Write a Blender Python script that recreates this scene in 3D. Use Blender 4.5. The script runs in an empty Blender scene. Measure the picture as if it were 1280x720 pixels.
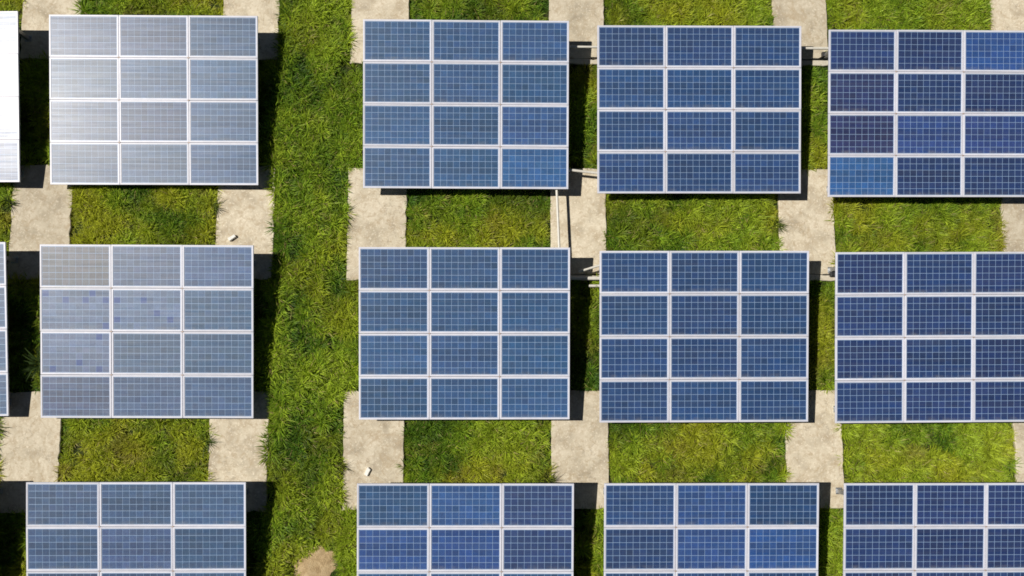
import bpy, math, random
import numpy as np
from mathutils import Vector, Matrix

R = math.radians
sc = bpy.context.scene
C = sc.collection
random.seed(7)
rng = np.random.default_rng(11)

# ------------------------------------------------------------------ camera, sky, sun, exposure
cam_d = bpy.data.cameras.new('camera')
cam = bpy.data.objects.new('camera', cam_d)
C.objects.link(cam)
cam.location = (0, 0, 19.62)
cam.rotation_euler = (0.08939, -0.01705, -0.00075)
cam_d.sensor_width = 36
cam_d.lens = 995 / 1280 * 36
cam_d.clip_end = 500
sc.camera = cam

SX, SY = 0.705, 0.135                       # shadow run per metre of height: to the right, towards the viewer's bottom
ELEV = math.atan(1 / math.hypot(SX, SY))
to_sun = Vector((-SX, SY, 1)).normalized()
world = bpy.data.worlds.new('World')
sc.world = world
world.use_nodes = True
wn = world.node_tree
sky = wn.nodes.new('ShaderNodeTexSky')
sky.sky_type = 'NISHITA'
sky.sun_disc = False
sky.sun_elevation = ELEV
sky.sun_rotation = math.atan2(to_sun.x, to_sun.y)
sky.altitude = 1200
sky.air_density = 0.36
sky.dust_density = 0.3
wn.nodes['Background'].inputs['Strength'].default_value = 0.05
wn.links.new(sky.outputs[0], wn.nodes['Background'].inputs['Color'])

sun_d = bpy.data.lights.new('sun', 'SUN')
sun_d.energy = 5.0
sun_d.angle = R(0.53)
sun_d.color = (1.0, 0.955, 0.88)
sun = bpy.data.objects.new('sun', sun_d)
C.objects.link(sun)
sun.rotation_euler = to_sun.to_track_quat('Z', 'Y').to_euler()

sc.view_settings.view_transform = 'Standard'
sc.view_settings.look = 'None'
sc.view_settings.gamma = 1
sc.view_settings.exposure = -0.05
sc.view_settings.use_curve_mapping = False
sc.cycles.use_denoising = True
sc.cycles.max_bounces = 8
sc.cycles.transparent_max_bounces = 12
sc.cycles.filter_width = 1.7

# ------------------------------------------------------------------ helpers
def tag(o, label=None, cat=None, group=None, kind=None):
    if label: o['label'] = label
    if cat: o['category'] = cat
    if group: o['group'] = group
    if kind: o['kind'] = kind
    return o

def link(name, mesh, parent=None, loc=(0, 0, 0), rot=(0, 0, 0)):
    o = bpy.data.objects.new(name, mesh)
    C.objects.link(o)
    o.parent = parent
    o.location = loc
    o.rotation_euler = rot
    return o

def empty(name, loc, rz=0):
    o = link(name, None, None, loc, (0, 0, rz))
    o.empty_display_size = 0.3
    return o

class MB:
    """collects shapes into one mesh"""
    def __init__(s): s.v = []; s.f = []; s.sm = []
    def add(s, vs, fs, smooth=False):
        b = len(s.v); s.v += [tuple(v) for v in vs]
        s.f += [tuple(i + b for i in f) for f in fs]; s.sm += [smooth] * len(fs)
        return s
    def box(s, x0, x1, y0, y1, z0, z1, c=0.0):
        """box with its upper edges chamfered by c"""
        if c <= 0:
            v = [(x, y, z) for z in (z0, z1) for x, y in ((x0, y0), (x1, y0), (x1, y1), (x0, y1))]
            f = [(3, 2, 1, 0), (4, 5, 6, 7)] + [(i, (i + 1) % 4, 4 + (i + 1) % 4, 4 + i) for i in range(4)]
            return s.add(v, f)
        r = lambda d, z: [(x0 + d, y0 + d, z), (x1 - d, y0 + d, z), (x1 - d, y1 - d, z), (x0 + d, y1 - d, z)]
        v = r(0, z0) + r(0, z1 - c) + r(c, z1)
        f = [(3, 2, 1, 0), (8, 9, 10, 11)]
        for k in (0, 4):
            f += [(k + i, k + (i + 1) % 4, k + 4 + (i + 1) % 4, k + 4 + i) for i in range(4)]
        return s.add(v, f)
    def tube(s, pts, rad, n=10):
        pts = [Vector(p) for p in pts]; vs = []; fs = []
        for i, p in enumerate(pts):
            d = (pts[min(i + 1, len(pts) - 1)] - pts[max(i - 1, 0)]).normalized()
            a = d.orthogonal().normalized() if abs(d.z) > .95 else d.cross(Vector((0, 0, 1))).normalized()
            b = d.cross(a)
            vs += [p + rad * (a * math.cos(2 * math.pi * k / n) + b * math.sin(2 * math.pi * k / n)) for k in range(n)]
        for i in range(len(pts) - 1):
            for k in range(n):
                k2 = (k + 1) % n
                fs.append((i * n + k, i * n + k2, (i + 1) * n + k2, (i + 1) * n + k))
        s.add(vs, fs, True)
        m = len(pts) - 1
        s.add([vs[k] for k in range(n)], [tuple(range(n - 1, -1, -1))])
        s.add([vs[m * n + k] for k in range(n)], [tuple(range(n))])
        return s
    def mesh(s, name, mat):
        m = bpy.data.meshes.new(name)
        m.from_pydata(s.v, [], s.f)
        m.polygons.foreach_set('use_smooth', s.sm)
        if mat: m.materials.append(mat)
        m.update()
        return m
    def build(s, name, mat, parent=None, loc=(0, 0, 0), rot=(0, 0, 0)):
        return link(name, s.mesh(name, mat), parent, loc, rot)

def mat(name):
    m = bpy.data.materials.new(name); m.use_nodes = True
    nt = m.node_tree; nt.nodes.clear()
    out = nt.nodes.new('ShaderNodeOutputMaterial')
    return m, nt, out

def N(nt, typ, **kw):
    n = nt.nodes.new(typ)
    for k, v in kw.items():
        if k.startswith('i_'): n.inputs[k[2:].replace('_', ' ')].default_value = v
        else: setattr(n, k, v)
    return n

def ramp(nt, stops, src):
    r = nt.nodes.new('ShaderNodeValToRGB'); e = r.color_ramp.elements
    while len(e) < len(stops): e.new(0.5)
    for el, (p, c) in zip(e, stops):
        el.position = p; el.color = c if len(c) == 4 else (*c, 1)
    nt.links.new(src, r.inputs[0])
    return r.outputs['Color']

def noise(nt, scale, detail=4, rough=.55, vec=None, dist=0):
    n = N(nt, 'ShaderNodeTexNoise', i_Scale=scale, i_Detail=detail, i_Roughness=rough, i_Distortion=dist)
    if vec: nt.links.new(vec, n.inputs['Vector'])
    return n.outputs['Fac']

def mixc(nt, fac, a, b, mode='MIX'):
    m = nt.nodes.new('ShaderNodeMix'); m.data_type = 'RGBA'; m.blend_type = mode
    for sock, v in ((0, fac), (6, a), (7, b)):
        if hasattr(v, 'is_linked'): nt.links.new(v, m.inputs[sock])
        else: m.inputs[sock].default_value = v if sock == 0 else ((*v, 1) if len(v) == 3 else v)
    return m.outputs[2]

def pos(nt): return N(nt, 'ShaderNodeNewGeometry').outputs['Position']

def bump(nt, h, strength, dist=.01):
    b = N(nt, 'ShaderNodeBump', i_Strength=strength, i_Distance=dist)
    nt.links.new(h, b.inputs['Height'])
    return b.outputs['Normal']

def principled(nt, out, col, rough=.6, metal=0, normal=None, spec=.5):
    p = N(nt, 'ShaderNodeBsdfPrincipled')
    for k, v in (('Base Color', col), ('Roughness', rough), ('Metallic', metal), ('Specular IOR Level', spec)):
        if hasattr(v, 'is_linked'): nt.links.new(v, p.inputs[k])
        else: p.inputs[k].default_value = (*v, 1) if k == 'Base Color' else v
    if normal: nt.links.new(normal, p.inputs['Normal'])
    nt.links.new(p.outputs[0], out.inputs['Surface'])
    return p

# ------------------------------------------------------------------ materials
def m_concrete(name, base, light, dark, dirt):
    m, nt, out = mat(name)
    P = pos(nt)
    c = ramp(nt, [(.28, dark), (.5, base), (.75, light)], noise(nt, 1.7, 6, .62, P, .4))
    c = mixc(nt, ramp(nt, [(.50, (0, 0, 0)), (.72, (.7, .7, .7))], noise(nt, 3.1, 5, .7, P, 1.2)), c, dirt)
    c = mixc(nt, ramp(nt, [(.50, (0, 0, 0)), (.68, (.75, .75, .75))], noise(nt, 8, 4, .7, P, .8)), c, dirt)
    c = mixc(nt, ramp(nt, [(.56, (0, 0, 0)), (.68, (.8, .8, .8))], noise(nt, 21, 3, .6, P)), c, light)
    c = mixc(nt, ramp(nt, [(.62, (0, 0, 0)), (.72, (.55, .55, .55))], noise(nt, 14, 4, .7, P, .6)), c, dark)
    vor = N(nt, 'ShaderNodeTexVoronoi', feature='DISTANCE_TO_EDGE', i_Scale=.55)
    wv = N(nt, 'ShaderNodeVectorMath', operation='ADD')
    nn = N(nt, 'ShaderNodeTexNoise', i_Scale=2.2, i_Detail=4)
    nt.links.new(P, nn.inputs['Vector']); nt.links.new(P, wv.inputs[0]); nt.links.new(nn.outputs['Color'], wv.inputs[1])
    nt.links.new(wv.outputs[0], vor.inputs['Vector'])
    oi = N(nt, 'ShaderNodeObjectInfo')
    mr = N(nt, 'ShaderNodeMapRange'); nt.links.new(oi.outputs['Random'], mr.inputs[0]); mr.inputs[3].default_value = .86; mr.inputs[4].default_value = 1.08
    hv = N(nt, 'ShaderNodeHueSaturation'); nt.links.new(mr.outputs[0], hv.inputs['Value']); nt.links.new(c, hv.inputs['Color']); c = hv.outputs[0]
    c = mixc(nt, ramp(nt, [(.57, (0, 0, 0)), (.64, (.55, .55, .55))], noise(nt, 1.3, 6, .75, P, 1.6)), c, dirt)
    c = mixc(nt, ramp(nt, [(.66, (0, 0, 0)), (.74, (.6, .6, .6))], noise(nt, 2.6, 7, .8, P, .8)), c, (.17, .15, .10))
    crack = ramp(nt, [(.0, (.35, .35, .35)), (.006, (0, 0, 0))], vor.outputs['Distance'])
    c = mixc(nt, crack, c, (.16, .13, .1))
    principled(nt, out, c, .9, 0, bump(nt, noise(nt, 30, 6, .7, P), .5, .006), .25)
    return m

M = {}
M['concrete'] = m_concrete('concrete', (.58, .51, .385), (.74, .66, .52), (.35, .295, .215), (.42, .33, .215))
M['beam'] = m_concrete('pale_concrete', (.62, .56, .45), (.7, .65, .55), (.5, .44, .34), (.5, .43, .33))

def m_ground():
    m, nt, out = mat('soil_and_turf')
    P = pos(nt)
    c = ramp(nt, [(.3, (.018, .025, .008)), (.5, (.035, .05, .012)), (.68, (.06, .055, .025)), (.8, (.10, .078, .045))],
             noise(nt, 2.3, 8, .68, P))
    principled(nt, out, c, .95, 0, bump(nt, noise(nt, 12, 6, .7, P), 1, .05), .1)
    return m
M['ground'] = m_ground()

def m_soil():
    m, nt, out = mat('dry_soil')
    P = pos(nt)
    c = ramp(nt, [(.3, (.34, .23, .12)), (.5, (.52, .38, .21)), (.72, (.62, .48, .29))], noise(nt, 6, 7, .7, P, .5))
    principled(nt, out, c, .95, 0, bump(nt, noise(nt, 22, 6, .75, P), 1, .03), .1)
    return m
M['soil'] = m_soil()

def m_blade(name='grass_blade', spec=.25):
    m, nt, out = mat(name)
    a = N(nt, 'ShaderNodeAttribute', attribute_name='tint')
    d = N(nt, 'ShaderNodeBsdfPrincipled', i_Roughness=.5)
    d.inputs['Specular IOR Level'].default_value = spec
    t = N(nt, 'ShaderNodeBsdfTranslucent')
    hsv = N(nt, 'ShaderNodeHueSaturation', i_Hue=.49, i_Saturation=1.1, i_Value=1.1)
    nt.links.new(a.outputs['Color'], d.inputs['Base Color'])
    nt.links.new(a.outputs['Color'], hsv.inputs['Color']); nt.links.new(hsv.outputs[0], t.inputs['Color'])
    mx = N(nt, 'ShaderNodeMixShader'); mx.inputs[0].default_value = .42
    nt.links.new(d.outputs[0], mx.inputs[1]); nt.links.new(t.outputs[0], mx.inputs[2])
    nt.links.new(mx.outputs[0], out.inputs['Surface'])
    return m
M['blade'] = m_blade()

def m_simple(name, a, b, rough, metal=0, scale=8, spec=.5):
    m, nt, out = mat(name)
    tc = N(nt, 'ShaderNodeTexCoord').outputs['Object']
    principled(nt, out, ramp(nt, [(.35, a), (.65, b)], noise(nt, scale, 5, .6, tc)), rough, metal, None, spec)
    return m
M['frame'] = m_simple('anodised_frame', (.60, .61, .69), (.68, .68, .75), .42, 0, 5)
M['backsheet'] = m_simple('white_backsheet', (.25, .38, .58), (.30, .43, .62), .5, 0, 6)
M['steel'] = m_simple('galvanised_steel', (.32, .33, .34), (.46, .47, .48), .45, .8, 14)
M['clamp'] = m_simple('rusty_clamp', (.34, .24, .18), (.46, .38, .33), .6, .2, 60)
M['pvc'] = m_simple('white_pvc', (.58, .55, .48), (.68, .65, .58), .45, 0, 9)
M['black'] = m_simple('black_plastic', (.012, .012, .013), (.03, .03, .03), .5, 0, 20)
M['chalk'] = m_simple('white_block_stone', (.74, .72, .66), (.88, .87, .83), .8, 0, 18)

def vary(m, lo, hi):
    nt = m.node_tree; p = next(n for n in nt.nodes if n.type == 'BSDF_PRINCIPLED')
    src = p.inputs['Base Color'].links[0].from_socket
    oi = N(nt, 'ShaderNodeObjectInfo'); mr = N(nt, 'ShaderNodeMapRange'); nt.links.new(oi.outputs['Random'], mr.inputs[0])
    mr.inputs[3].default_value = lo; mr.inputs[4].default_value = hi
    hv = N(nt, 'ShaderNodeHueSaturation'); nt.links.new(mr.outputs[0], hv.inputs['Value']); nt.links.new(src, hv.inputs['Color'])
    nt.links.new(hv.outputs[0], p.inputs['Base Color'])
vary(M['frame'], .86, 1.04)

def m_cell():
    m, nt, out = mat('silicon_cell')
    oi = N(nt, 'ShaderNodeObjectInfo')
    at = N(nt, 'ShaderNodeAttribute', attribute_name='tint')
    tc = N(nt, 'ShaderNodeTexCoord').outputs['Object']
    c = mixc(nt, 1.0, oi.outputs['Color'], at.outputs['Color'], 'MULTIPLY')
    vor = N(nt, 'ShaderNodeTexVoronoi', i_Scale=45)         # crystal grain
    nt.links.new(tc, vor.inputs['Vector'])
    g = ramp(nt, [(0, (.8, .8, .84)), (1, (1.2, 1.2, 1.16))], vor.outputs['Color'])
    c = mixc(nt, 1.0, c, g, 'MULTIPLY')
    principled(nt, out, c, .45, 0, None, .3)
    return m
M['cell'] = m_cell()

def m_pane():
    m, nt, out = mat('solar_glass')
    P = pos(nt)
    mp = N(nt, 'ShaderNodeMapping'); mp.inputs['Scale'].default_value = (.4, 9, 1)
    nt.links.new(P, mp.inputs['Vector'])
    st = noise(nt, 2.0, 5, .65, mp.outputs[0])
    fr = N(nt, 'ShaderNodeFresnel', i_IOR=1.37)
    narrow = N(nt, 'ShaderNodeBsdfGlossy', i_Roughness=.235, distribution='BECKMANN')
    wide = N(nt, 'ShaderNodeBsdfGlossy', distribution='BECKMANN')
    rr = N(nt, 'ShaderNodeMapRange'); nt.links.new(st, rr.inputs[0])
    rr.inputs[1].default_value = .3; rr.inputs[2].default_value = .7; rr.inputs[3].default_value = .355; rr.inputs[4].default_value = .41
    nt.links.new(rr.outputs[0], wide.inputs['Roughness'])
    wide.inputs['Color'].default_value = (.62, .62, .66, 1)        # anti-reflective coat
    g = N(nt, 'ShaderNodeMixShader'); g.inputs[0].default_value = .80
    nt.links.new(narrow.outputs[0], g.inputs[1]); nt.links.new(wide.outputs[0], g.inputs[2])
    tr = N(nt, 'ShaderNodeBsdfTransparent')
    mx = N(nt, 'ShaderNodeMixShader')
    fm = N(nt, 'ShaderNodeMapRange'); nt.links.new(st, fm.inputs[0])
    fm.inputs[1].default_value = .3; fm.inputs[2].default_value = .7; fm.inputs[3].default_value = .45; fm.inputs[4].default_value = 1.55
    fx = N(nt, 'ShaderNodeMath', operation='MULTIPLY'); nt.links.new(fr.outputs[0], fx.inputs[0]); nt.links.new(fm.outputs[0], fx.inputs[1])
    nt.links.new(fx.outputs[0], mx.inputs[0]); nt.links.new(tr.outputs[0], mx.inputs[1]); nt.links.new(g.outputs[0], mx.inputs[2])
    dust = N(nt, 'ShaderNodeBsdfDiffuse', i_Color=(.5, .48, .44, 1))
    df = N(nt, 'ShaderNodeMapRange'); nt.links.new(st, df.inputs[0])
    df.inputs[1].default_value = .3; df.inputs[2].default_value = .75; df.inputs[3].default_value = .005; df.inputs[4].default_value = .06
    tc = N(nt, 'ShaderNodeTexCoord').outputs['Object']
    sp = N(nt, 'ShaderNodeSeparateXYZ'); nt.links.new(tc, sp.inputs[0])
    le = N(nt, 'ShaderNodeMapRange'); nt.links.new(sp.outputs['Y'], le.inputs[0])
    le.inputs[1].default_value = -.46; le.inputs[2].default_value = -.36; le.inputs[3].default_value = 1; le.inputs[4].default_value = 0
    ln = N(nt, 'ShaderNodeMath', operation='MULTIPLY'); nt.links.new(le.outputs[0], ln.inputs[0])
    nt.links.new(ramp(nt, [(.42, (0, 0, 0)), (.72, (.22, .22, .22))], noise(nt, 5, 4, .6, P)), ln.inputs[1])
    ds = N(nt, 'ShaderNodeMath', operation='ADD'); nt.links.new(df.outputs[0], ds.inputs[0]); nt.links.new(ln.outputs[0], ds.inputs[1])
    mx2 = N(nt, 'ShaderNodeMixShader')
    nt.links.new(ds.outputs[0], mx2.inputs[0]); nt.links.new(mx.outputs[0], mx2.inputs[1]); nt.links.new(dust.outputs[0], mx2.inputs[2])
    nt.links.new(mx2.outputs[0], out.inputs['Surface'])
    return m
M['pane'] = m_pane()

# ------------------------------------------------------------------ ground: level on the right, a low terrace left of the grass aisle
TERR = 0.18
def gz(x):
    t = np.clip((-3.6 - np.asarray(x, float)) / 1.8, 0, 1)
    return TERR * t * t * (3 - 2 * t)

xs = np.array([-160, -60, -20, -8, -5.5, -5.2, -4.9, -4.6, -4.3, -4.0, -3.7, -3.5, 0, 8, 20, 60, 160.])
ys = np.array([-160, -60, -20, -8, 0, 8, 20, 60, 160.])
gv = [(x, y, float(gz(x))) for y in ys for x in xs]
nx = len(xs)
gf = [(j * nx + i, j * nx + i + 1, (j + 1) * nx + i + 1, (j + 1) * nx + i) for j in range(len(ys) - 1) for i in range(nx - 1)]
g = MB().add(gv, gf, True).build('ground', M['ground'])
tag(g, 'dark soil under the grass between the arrays', kind='structure')

# concrete slabs carrying the array ends
PX = [(-11.88, -10.42), (-6.90, -5.50), (-3.74, -2.28), (1.29, 2.68), (7.01, 8.40), (12.65, 14.07)]
PY = [(7.44, 10.26), (1.94, 4.76), (-3.60, -0.76), (-9.05, -6.25)]
pads = []
def slab_mesh(x0, x1, y0, y1, z0, z1, seed):
    """slab with slightly uneven, worn edges"""
    r = random.Random(seed)
    ring = []
    def side(ax, ay, bx, by, n):
        for i in range(n):
            t = i / n
            ring.append((ax + (bx - ax) * t, ay + (by - ay) * t))
    side(x0, y0, x1, y0, 10); side(x1, y0, x1, y1, 20); side(x1, y1, x0, y1, 10); side(x0, y1, x0, y0, 20)
    cx, cy = (x0 + x1) / 2, (y0 + y1) / 2
    rr = []
    for (x, y) in ring:
        j = r.uniform(-.012, .012) - (.03 if r.random() < .08 else 0)
        ux, uy = np.sign(x - cx) * (abs(x - cx) > (x1 - x0) / 2 - .02), np.sign(y - cy) * (abs(y - cy) > (y1 - y0) / 2 - .02)
        rr.append((x + ux * j, y + uy * j))
    n = len(rr)
    ins = [(x - np.sign(x - cx) * .012, y - np.sign(y - cy) * .012) for x, y in rr]
    mb = MB()
    v = [(x, y, z0) for x, y in rr] + [(x, y, z1 - .012) for x, y in rr] + [(x, y, z1) for x, y in ins]
    f = [tuple(range(2 * n, 3 * n))]
    for k in (0, n):
        f += [(k + i, k + (i + 1) % n, k + n + (i + 1) % n, k + n + i) for i in range(n)]
    return mb.add(v, f)
for j, (y0, y1) in enumerate(PY):
    for i, (x0, x1) in enumerate(PX):
        base = float(gz((x0 + x1) / 2))
        if i == 2: base = 0.0
        has_beam = j in (0, 1) and i in (3, 4)
        yy0 = y0 + .16 if has_beam else y0
        o = slab_mesh(x0, x1, yy0, y1, base - .15, base + .08, j * 10 + i).build('concrete_slab', M['concrete'])
        tag(o, kind='structure')
        if has_beam:
            slab_mesh(x0, x1, y0, yy0 - .015, base - .15, base + .095, 50 + i).build('edge_beam', M['beam'], o)
        pads.append((x0, x1, y0, y1))

# ------------------------------------------------------------------ solar arrays
TW, TL, TILT = 4.98, 4.071, 0.10606          # width, slope length, tilt
ZB = 0.60                                    # glass height of the low edge
PW, PH = TW / 3, TL / 4
GAP = .008
FRW = .043                                    # frame bar width
FD = .04                                      # frame depth

def frame_mesh():
    w, h = (PW - GAP) / 2, (PH - GAP) / 2
    o = lambda d, z: [(-w + d, -h + d, z), (w - d, -h + d, z), (w - d, h - d, z), (-w + d, h - d, z)]
    c = .004
    v = o(0, -FD) + o(0, -c) + o(c, 0) + o(FRW - c, 0) + o(FRW, -c) + o(FRW, -FD)
    f = []
    for k in range(5):
        f += [(k * 4 + i, k * 4 + (i + 1) % 4, k * 4 + 4 + (i + 1) % 4, k * 4 + 4 + i) for i in range(4)]
    f += [(20 + i, 20 + (i + 1) % 4, (i + 1) % 4, i) for i in range(4)]
    return MB().add(v, f).mesh('solar_panel', M['frame'])
ME_frame = frame_mesh()
iw, ih = (PW - GAP) / 2 - FRW, (PH - GAP) / 2 - FRW
ME_back = MB().box(-iw + .001, iw - .001, -ih + .001, ih - .001, -.030, -.012).mesh('backsheet', M['backsheet'])
ME_pane = MB().add([(-iw + .001, -ih + .001, -.005), (iw - .001, -ih + .001, -.005), (iw - .001, ih - .001, -.005), (-iw + .001, ih - .001, -.005)], [(0, 1, 2, 3)]).mesh('glass_pane', M['pane'])

def cells_mesh(seed, blue=0):
    r = random.Random(seed)
    mx, my = .008, .008
    cw, ch = (2 * iw - 2 * mx) / 10, (2 * ih - 2 * my) / 6
    g = .0044
    mb = MB(); cols = []
    odd = set(r.sample(range(60), blue)) if blue else set()
    rowv = [r.uniform(.9, 1.12) for _ in range(6)]
    for j in range(6):
        for i in range(10):
            x, y = -iw + mx + i * cw, -ih + my + j * ch
            mb.box(x + g, x + cw - g, y + g, y + ch - g, -.011, -.0095)
            t = rowv[j] * r.uniform(.86, 1.14)
            cols.append((t * r.uniform(.94, 1.06), t, t * r.uniform(.96, 1.05)) if j * 10 + i not in odd else (.30, .52, .98))
    m = mb.mesh('cell_grid', M['cell'])
    a = m.color_attributes.new('tint', 'FLOAT_COLOR', 'POINT')
    d = np.ones((len(m.vertices), 4), np.float32)
    d[:, :3] = np.repeat(np.array(cols, np.float32), 8, 0)
    a.data.foreach_set('color', d.ravel())
    return m
ME_cells = [cells_mesh(s) for s in range(5)]
ME_cells_odd = [cells_mesh(20 + s, 6 - s) for s in range(3)]
ME_clamp = MB().box(-.024, .024, -.015, .015, -.004, .009, .003).mesh('clamp', M['clamp'])
ME_post = MB().box(-.045, .045, -.045, .045, 0, 1).mesh('post', M['steel'])
ME_plate = MB().box(-.08, .08, -.08, .08, 0, .012, .003).mesh('base_plate', M['steel'])
rl = TL / 2 - .10
ME_rafter = MB().box(-.04, .04, -rl, rl, -.125, -.091).box(-.006, .006, -rl, rl, -.165, -.125).mesh('rafter', M['steel'])
ME_purlin = MB().box(-TW / 2 + .06, TW / 2 - .06, -.03, .03, -.090, -.041).mesh('purlin', M['steel'])

TAB = {  # (row, column): x, y, turn
 (0, 0): (-13.93, 6.256, -.003), (0, 1): (-8.286, 6.215, 0), (0, 2): (-.785, 6.145, -.002), (0, 3): (4.884, 6.041, .003), (0, 4): (10.527, 5.969, .002),
 (1, 0): (-13.949, .691, .008), (1, 1): (-8.232, .654, -.004), (1, 2): (-.797, .606, -.001), (1, 3): (4.881, .532, .002), (1, 4): (10.494, .513, .005),
 (2, 0): (-14.02, -4.78, 0), (2, 1): (-8.253, -4.804, -.003), (2, 2): (-.753, -4.858, -.004), (2, 3): (4.921, -4.871, -.002), (2, 4): (10.482, -4.886, -.001)}
LAB = {
 (0, 0): 'glaring white solar array cut off by the top left corner',
 (0, 1): 'pale grey-blue solar array, topmost on the left of the wide grass aisle',
 (0, 2): 'blue solar array, topmost to the right of the wide grass aisle',
 (0, 3): 'dark blue solar array, topmost of the column with its left edge just right of centre',
 (0, 4): 'solar array at top right with one purplish and two bright blue panels',
 (1, 0): 'sliver of solar array at left edge beside the spotted pale array',
 (1, 1): 'pale streaky solar array with scattered blue cell spots, left of the aisle',
 (1, 2): 'blue solar array in the middle row just right of the grass aisle',
 (1, 3): 'dark blue solar array in the middle row, second to the right of the aisle',
 (1, 4): 'navy solar array in the middle row, cut off by the right edge',
 (2, 0): 'solar array beyond the bottom left corner, mostly showing as its shadow',
 (2, 1): 'streaky blue solar array at the bottom, left of the aisle and soil patch',
 (2, 2): 'blue solar array at the bottom, just right of the bare soil patch',
 (2, 3): 'blue solar array at the bottom, second to the right of the soil patch',
 (2, 4): 'dark blue solar array in the bottom right corner'}
BASE = (.026, .060, .165)
COLBASE = {0: (.030, .075, .175), 1: (.030, .082, .20), 2: (.024, .078, .19), 3: (.015, .053, .155), 4: (.013, .037, .130)}
BRIGHT = {((1, 1), 0, 0): (.095, .105, .13), ((1, 1), 1, 0): (.085, .13, .225), ((1, 1), 1, 1): (.075, .125, .225), ((1, 1), 2, 0): (.08, .12, .215), ((1, 1), 0, 1): (.06, .10, .19), ((0, 2), 3, 2): (.027, .105, .265), ((0, 4), 3, 0): (.024, .095, .255), ((0, 4), 0, 2): (.020, .07, .235), ((0, 4), 2, 0): (.021, .032, .108),  # spotted left array: pale tones paint sun sheen into the cells, first panel dusty
          ((0, 4), 1, 0): (.021, .037, .12), ((0, 4), 2, 1): (.022, .055, .19), ((0, 4), 2, 2): (.022, .05, .175), ((0, 2), 2, 2): (.028, .08, .21),
          ((2, 3), 0, 1): (.022, .07, .22), ((2, 3), 1, 1): (.022, .068, .22), ((2, 3), 1, 2): (.02, .072, .23), ((2, 2), 0, 1): (.026, .085, .24), ((2, 2), 0, 2): (.024, .054, .155), ((2, 2), 1, 2): (.022, .052, .155),
          ((2, 2), 1, 0): (.024, .07, .22), ((2, 2), 1, 1): (.022, .068, .225)}
ODD = {((1, 1), 1, 0): 0, ((1, 1), 1, 1): 1, ((1, 1), 2, 0): 2}

ROLL = {(0, 0): -2.4, (1, 1): -.4, (1, 0): -.6}      # arrays rolled left; top-left tilt added to bring the sun glint onto it

def build_array(key):
    x, y, rz = TAB[key]
    r = random.Random(key[0] * 31 + key[1] * 7 + 3)
    root = empty('solar_array', (x, y, 0), rz)
    tag(root, LAB[key], 'solar array', 'solar arrays standing in rows')
    zm = ZB + TL / 2 * math.sin(TILT)
    T = Matrix.Translation((0, 0, zm)) @ Matrix.Rotation(R(ROLL.get(key, 0)), 4, 'Y') @ Matrix.Rotation(TILT, 4, 'X')
    def place(o, lx, ly, rx=0, ry=0, lz=0):
        o.matrix_local = T @ Matrix.Translation((lx, ly, lz)) @ Matrix.Rotation(rx, 4, 'X') @ Matrix.Rotation(ry, 4, 'Y')
    for row in range(4):
        for col in range(3):
            p = link('solar_panel', ME_frame, root)
            place(p, (col - 1) * PW, (1.5 - row) * PH + r.uniform(-.0015, .0015), R(r.gauss(0, .22)), R(r.gauss(0, .16)), r.uniform(-.001, .001))
            link('backsheet', ME_back, p)
            odd = ODD.get((key, row, col))
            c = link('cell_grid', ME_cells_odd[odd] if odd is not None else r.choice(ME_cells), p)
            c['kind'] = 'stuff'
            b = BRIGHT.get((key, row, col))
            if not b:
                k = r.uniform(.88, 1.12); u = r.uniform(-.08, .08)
                b = [q * k for q in ((.058 - .009 * col, .092, .165 + .012 * col) if key in ((0, 1), (1, 1), (1, 0)) else (.044, .086, .180) if key == (2, 1) else COLBASE[key[1]])]; b = (b[0] * (1 + u), b[1] * (1 - u * .5), b[2])  # left arrays greyer: sun haze and dust painted into the cell colour
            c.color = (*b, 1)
            link('glass_pane', ME_pane, p)
    for row in (1, 2, 3):
        for col in (1, 2):
            place(link('clamp', ME_clamp, root), (col - 1.5) * PW, (2 - row) * PH)
    gl = float(gz(x)) if key[1] > 1 else TERR
    for sx, px in ((-1, -TW / 2 + (.27 if key[1] == 4 else .18)), (1, TW / 2 - .25)):
        place(link('rafter', ME_rafter, root), px, 0)
        for py in (-1.72, 1.70):
            top = zm + py * math.tan(TILT) - .14
            po = link('post', ME_post, root, (px, py, gl + .08)); po.scale = (1, 1, top - gl - .08)
            bp = link('base_plate', ME_plate, po); bp.scale = (1, 1, 1 / (top - gl - .08))
    for k in range(4):
        for dy in (-.28, .28):
            place(link('purlin', ME_purlin, root), 0, (1.5 - k) * PH + dy)
    return root
for k in TAB: build_array(k)

# ------------------------------------------------------------------ pipes, cables and small things
def pipe(pts, rad, label, cap=True):
    o = MB().tube(pts, rad, 12).build('conduit_pipe', M['pvc'])
    return tag(o, label, 'pipe', 'white conduit pipes between the arrays')
pipe([(1.40, 4.62, .50), (1.425, 4.0, .51), (1.47, 2.70, .52), (1.48, 2.3, .53)], .031, 'long white pipe bridging the slab between the two arrays right of the aisle')
pipe([(1.45, 4.66, .47), (1.78, 4.62, .47), (2.42, 4.55, .46), (2.75, 4.52, .46)], .032, 'white pipe crossing the gap at the lower ends of the top arrays')
pipe([(1.5, 7.68, .62), (2.85, 7.675, .62)], .028, 'white pipe poking over the shadow at the top of the centre gap')
pipe([(7.1, 7.68, .62), (8.3, 7.675, .62)], .032, 'short white pipe end by the upper right slab and black box')
pipe([(1.55, 1.98, .22), (2.75, 1.98, .22)], .046, 'thick white pipe, half shaded, low across the middle gap')
pipe([(1.95, 2.12, .42), (2.45, 2.27, .44), (2.7, 2.35, .45)], .028, 'thin slanting white pipe above the thick pipe in the middle gap')
pipe([(2.22, 1.80, .16), (2.8, 1.80, .16)], .035, 'stub of white pipe just below the thick pipe in the middle gap')

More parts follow.
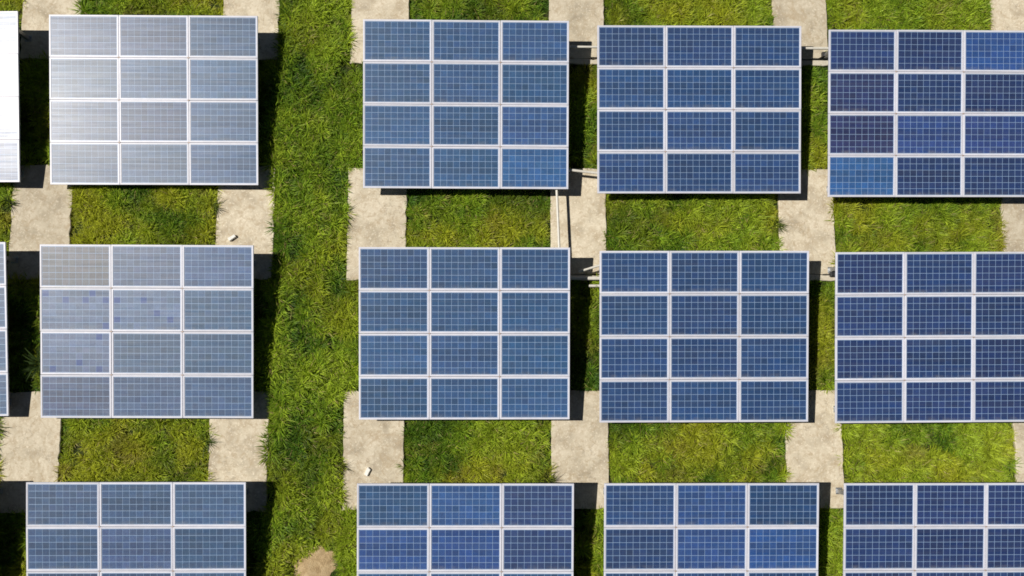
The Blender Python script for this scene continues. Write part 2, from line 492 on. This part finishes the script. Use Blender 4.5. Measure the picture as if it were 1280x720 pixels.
def junction(x, y, z, pts, label):
    root = empty('junction_box', (x, y, z))
    tag(root, label, 'junction box', 'black junction boxes on the slabs')
    MB().box(-.09, .09, -.07, .07, 0, .10, .012).build('box', M['black'], root)
    MB().box(-.075, .075, -.055, .055, .10, .115, .006).build('lid', M['black'], root)
    MB().tube([(a - x, b - y, c - z) for a, b, c in pts], .016, 6).build('cable', M['black'], root)
junction(8.31, 7.70, .08, [(8.25, 7.66, .13), (8.1, 7.59, .10), (7.85, 7.585, .097), (7.4, 7.585, .097)], 'small black junction box with a cable on the upper right slab')
junction(8.31, 2.10, .08, [(8.25, 2.09, .12), (8.15, 2.085, .1), (8.05, 2.085, .098)], 'small black junction box on the slab beside the middle right array')

def block(x, y, z, rz, L, W, H, label):
    r = random.Random(int(x * 100))
    import bmesh
    bm = bmesh.new()
    bmesh.ops.create_cube(bm, size=1)
    for v in bm.verts:
        v.co = Vector((v.co.x * L, v.co.y * W, (v.co.z + .5) * H)) + Vector((r.uniform(-.02, .02), r.uniform(-.012, .012), r.uniform(0, .012) if v.co.z > 0 else 0))
    bmesh.ops.bevel(bm, geom=bm.edges[:], offset=.012, segments=2, profile=.6, affect='EDGES')
    me = bpy.data.meshes.new('white_block'); bm.to_mesh(me); bm.free(); me.materials.append(M['chalk'])
    tag(link('white_block', me, None, (x, y, z), (0, 0, rz)), label, 'block', 'white blocks left on the slabs')
block(-6.50, 2.95, TERR + .08, R(36), .18, .08, .07, 'white block lying on the slab between the two pale left arrays')
block(-3.14, -2.68, .08, R(66), .18, .085, .06, 'white block lying on the slab right of the grass aisle near the bottom')

# bare soil patch in the aisle
def soil():
    n, k = 40, 7; v = []; f = []
    for j in range(k + 1):
        q = j / k
        for i in range(n):
            a = 2 * math.pi * i / n
            rad = .48 * (1 + .13 * math.sin(2 * a + .6) + .09 * math.sin(5 * a) + .05 * math.sin(9 * a + 2))
            X, Y = -4.36 + rad * q * math.cos(a) * .95, -4.93 + rad * q * math.sin(a) * 1.05
            v.append((X, Y, float(gz(X)) + .045 * (1 - q ** 2) + .006 + .008 * math.sin(13 * X + 3 * Y) * (1 - q)))
    for j in range(k):
        for i in range(n):
            f.append((j * n + i, j * n + (i + 1) % n, (j + 1) * n + (i + 1) % n, (j + 1) * n + i)[::-1])
    o = MB().add(v, f, True).build('soil_patch', M['soil'])
    tag(o, kind='structure')
soil()

# ------------------------------------------------------------------ grass
def vnoise(x, y, cell, seed):
    r = np.random.default_rng(seed); G = r.random((128, 128))
    u, v = x / cell + 500, y / cell + 500
    i, j = np.floor(u).astype(int), np.floor(v).astype(int)
    a, b = u - i, v - j
    a = a * a * (3 - 2 * a); b = b * b * (3 - 2 * b)
    g = lambda p, q: G[p % 128, q % 128]
    return (g(i, j) * (1 - a) + g(i + 1, j) * a) * (1 - b) + (g(i, j + 1) * (1 - a) + g(i + 1, j + 1) * a) * b
def fbm(x, y, cell, seed):
    return (vnoise(x, y, cell, seed) + .5 * vnoise(x, y, cell / 2, seed + 1) + .25 * vnoise(x, y, cell / 4, seed + 2)) / 1.75

def blades_mesh(name, P, az, lean, ln, wd, col, curl):
    """one tapering, bent blade per row"""
    n = len(P)
    d = np.stack([np.cos(az), np.sin(az), np.zeros(n)], 1)
    s = np.stack([-np.sin(az), np.cos(az), np.zeros(n)], 1)
    up = np.array([0, 0, 1.])
    l1 = np.clip(lean + curl, 0, 1.9)
    mid = P + (d * np.sin(lean)[:, None] + up * np.cos(lean)[:, None]) * (ln * .55)[:, None]
    tip = mid + (d * np.sin(l1)[:, None] + up * np.cos(l1)[:, None]) * (ln * .5)[:, None]
    tip[:, 2] = np.maximum(tip[:, 2], P[:, 2] + .012)
    h = s * (wd / 2)[:, None]
    V = np.stack([P - h * .7, P + h * .7, mid - h, mid + h, tip], 1).reshape(-1, 3).astype(np.float32)
    b = np.arange(n)[:, None] * 5
    loops = (b + np.array([0, 1, 3, 2, 2, 3, 4])).ravel().astype(np.int32)
    st = (np.arange(n)[:, None] * 7 + np.array([0, 4])).ravel().astype(np.int32)
    m = bpy.data.meshes.new(name)
    m.vertices.add(n * 5); m.vertices.foreach_set('co', V.ravel())
    m.loops.add(n * 7); m.loops.foreach_set('vertex_index', loops)
    m.polygons.add(n * 2); m.polygons.foreach_set('loop_start', st)
    m.polygons.foreach_set('use_smooth', np.ones(n * 2, bool))
    m.update(calc_edges=True)
    a = m.color_attributes.new('tint', 'FLOAT_COLOR', 'POINT')
    c4 = np.ones((n, 5, 4), np.float32); c4[:, :, :3] = col[:, None, :]
    a.data.foreach_set('color', c4.ravel())
    m.materials.append(M['blade'])
    return m

def lawn():
    X0, X1, Y0, Y1 = -14.2, 15.0, -7.6, 11.0
    n = int((X1 - X0) * (Y1 - Y0) * 80)
    x, y = rng.uniform(X0, X1, n), rng.uniform(Y0, Y1, n)
    keep = np.ones(n, bool)
    for a, b, c, d in pads: keep &= ~((x > a - .015) & (x < b + .015) & (y > c - .015) & (y < d + .015))
    under = np.zeros(n, bool)
    for (tx, ty, _) in TAB.values():
        under |= (abs(x - tx) < TW / 2 - .35) & (abs(y - ty) < TL / 2 - .30)
    keep &= ~under | (rng.random(n) < .10)
    q = np.hypot((x + 4.36) / .50, (y + 4.93) / .52)
    keep &= rng.random(n) < np.clip((q - .62 + 1.0 * (fbm(x, y, .25, 77) - .5)) / .6, .02, 1) ** 1.6
    x, y = x[keep], y[keep]; n = len(x)
    big = fbm(x, y, 1.5, 3); med = fbm(x, y, .5, 9); fine = vnoise(x, y, .22, 15)
    size = .10 + .26 * med + .15 * (fine - .5)
    aisle = (x > -5.6) & (x < -3.4)
    size *= np.where(aisle, 1.08, 1.0)
    size *= np.where((x > -5.6) & (x < -5.1), 1.45, 1)
    size *= np.where(rng.random(n) < .05, rng.uniform(1.3, 1.9, n), 1)
    size = np.minimum(size, .33) * .92
    qq = np.hypot((x + 4.36) / .50, (y + 4.93) / .52)
    size *= np.clip(.45 + (qq - 1) * .8, .45, 1)
    edge = np.full(n, 9.)
    for a, b, c, d in pads:
        edge = np.minimum(edge, np.hypot(np.maximum(np.maximum(a - x, x - b), 0), np.maximum(np.maximum(c - y, y - d), 0)))
    trim = np.where(fbm(x, y, .6, 91) > .53, 1.1, .5)
    size *= np.where(edge < .24, trim + (1 - trim) * edge / .24, 1)
    # palette
    dark, midc, bright, yell, straw = [np.array(c) for c in ((.085, .180, .016), (.225, .365, .026), (.38, .50, .040), (.45, .48, .035), (.52, .44, .16))]
    t = np.clip((big - .5) * 2.4 + (med - .5) * 2.3 + .57 + .012 * x + rng.normal(0, .25, n), 0, 1)
    col = np.where(t[:, None] < .5, dark + (midc - dark) * (t / .5)[:, None], midc + (bright - midc) * ((t - .5) / .5)[:, None])
    yn = np.clip((fbm(x, y, 1.0, 41) - .50) * 3.4, 0, 1) * np.where(aisle, .65, 1.0)
    mid_gap = np.zeros(n)
    for gy in (3.1, -2.5): mid_gap = np.maximum(mid_gap, np.exp(-((y - gy) / .55) ** 2))
    yn = np.clip(yn + .9 * mid_gap * np.clip((fbm(x, y, .7, 55) - .38) * 3, 0, 1) * ~aisle, 0, .9)
    col = col * (1 - yn[:, None]) + yell * yn[:, None]
    bn = np.clip((fbm(x, y, .45, 63) - .68) * 6, 0, .45) * ~aisle
    col = col * (1 - bn[:, None]) + np.array((.34, .27, .07)) * bn[:, None]
    nb = 42
    K = n * nb
    X = np.repeat(x, nb); Y = np.repeat(y, nb)
    a = rng.uniform(0, 2 * np.pi, K)
    off = rng.uniform(0, .06, K)
    az = a + rng.normal(0, .5, K)
    X = X + np.cos(a) * off; Y = Y + np.sin(a) * off
    ok = np.ones(K, bool)
    for p0, p1, p2, p3 in pads: ok &= ~((X > p0 - .01) & (X < p1 + .01) & (Y > p2 - .01) & (Y < p3 + .01))
    Z = gz(X) - .005
    lean = np.clip(rng.normal(.85, .33, K), .1, 1.45)
    ln = np.repeat(size, nb) * rng.uniform(.55, 1.25, K)
    wd = rng.uniform(.007, .016, K) * (.7 + ln / .4)
    cc = np.repeat(col, nb, 0) * rng.uniform(.55, 1.4, K)[:, None]
    dead = rng.random(K) < .045
    cc[dead] = straw * rng.uniform(.5, 1.0, dead.sum())[:, None]
    P = np.stack([X, Y, Z], 1)[ok]
    m = blades_mesh('grass', P, az[ok], lean[ok], ln[ok], wd[ok], cc[ok], rng.uniform(.2, .75, K)[ok])
    o = link('grass', m)
    tag(o, 'thick green and yellowish grass growing between the solar arrays', 'grass', kind='stuff')
    print('grass blades', ok.sum())
lawn()

def weed(x, y, z, n, ln, w, tint, seed, label, az0=0, spread=math.pi):
    r = np.random.default_rng(seed)
    az = az0 + r.uniform(-spread, spread, n)
    P = np.stack([r.normal(0, .03, n), r.normal(0, .03, n), np.zeros(n)], 1)
    col = np.array(tint) * r.uniform(.6, 1.5, n)[:, None]
    m = blades_mesh('weed', P, az, np.clip(r.normal(.6, .3, n), .05, 1.3), ln * r.uniform(.55, 1.2, n), w * r.uniform(.6, 1.2, n), col, r.uniform(.25, .8, n))
    tag(link('weed', m, None, (x, y, z)), label, 'weed', 'weeds sprouting by the slabs')
weed(-11.93, 3.78, TERR, 60, .34, .016, (.07, .10, .025), 1, 'dark spiky weed at left edge of the slab by the glaring array')
weed(-6.97, 3.72, TERR, 34, .36, .015, (.09, .13, .03), 2, 'spiky weed leaning over left edge of slab with white block, upper left', 0, 1.9)
weed(-10.95, -.10, TERR, 110, .55, .026, (.06, .10, .025), 3, 'big leafy weed in the shade beside the spotted pale array')
weed(-6.99, -1.95, TERR, 44, .36, .015, (.09, .14, .025), 4, 'spiky weed leaning over slab edge above the bottom left array', 0, 1.9)
weed(-11.95, -1.6, TERR, 56, .36, .016, (.09, .13, .03), 5, 'weed at the left picture edge over the slab below the sliver array')
weed(-3.80, -2.55, .0, 50, .38, .014, (.10, .10, .03), 6, 'dry weed leaning over slab beside the lower white block')
weed(1.22, -2.9, .0, 60, .40, .016, (.09, .11, .025), 7, 'dry weed spilling onto the slab in the middle of the bottom gap')
weed(6.95, 3.35, .0, 60, .36, .014, (.10, .14, .02), 8, 'grassy weed spilling onto the slab at the right of the upper gap')
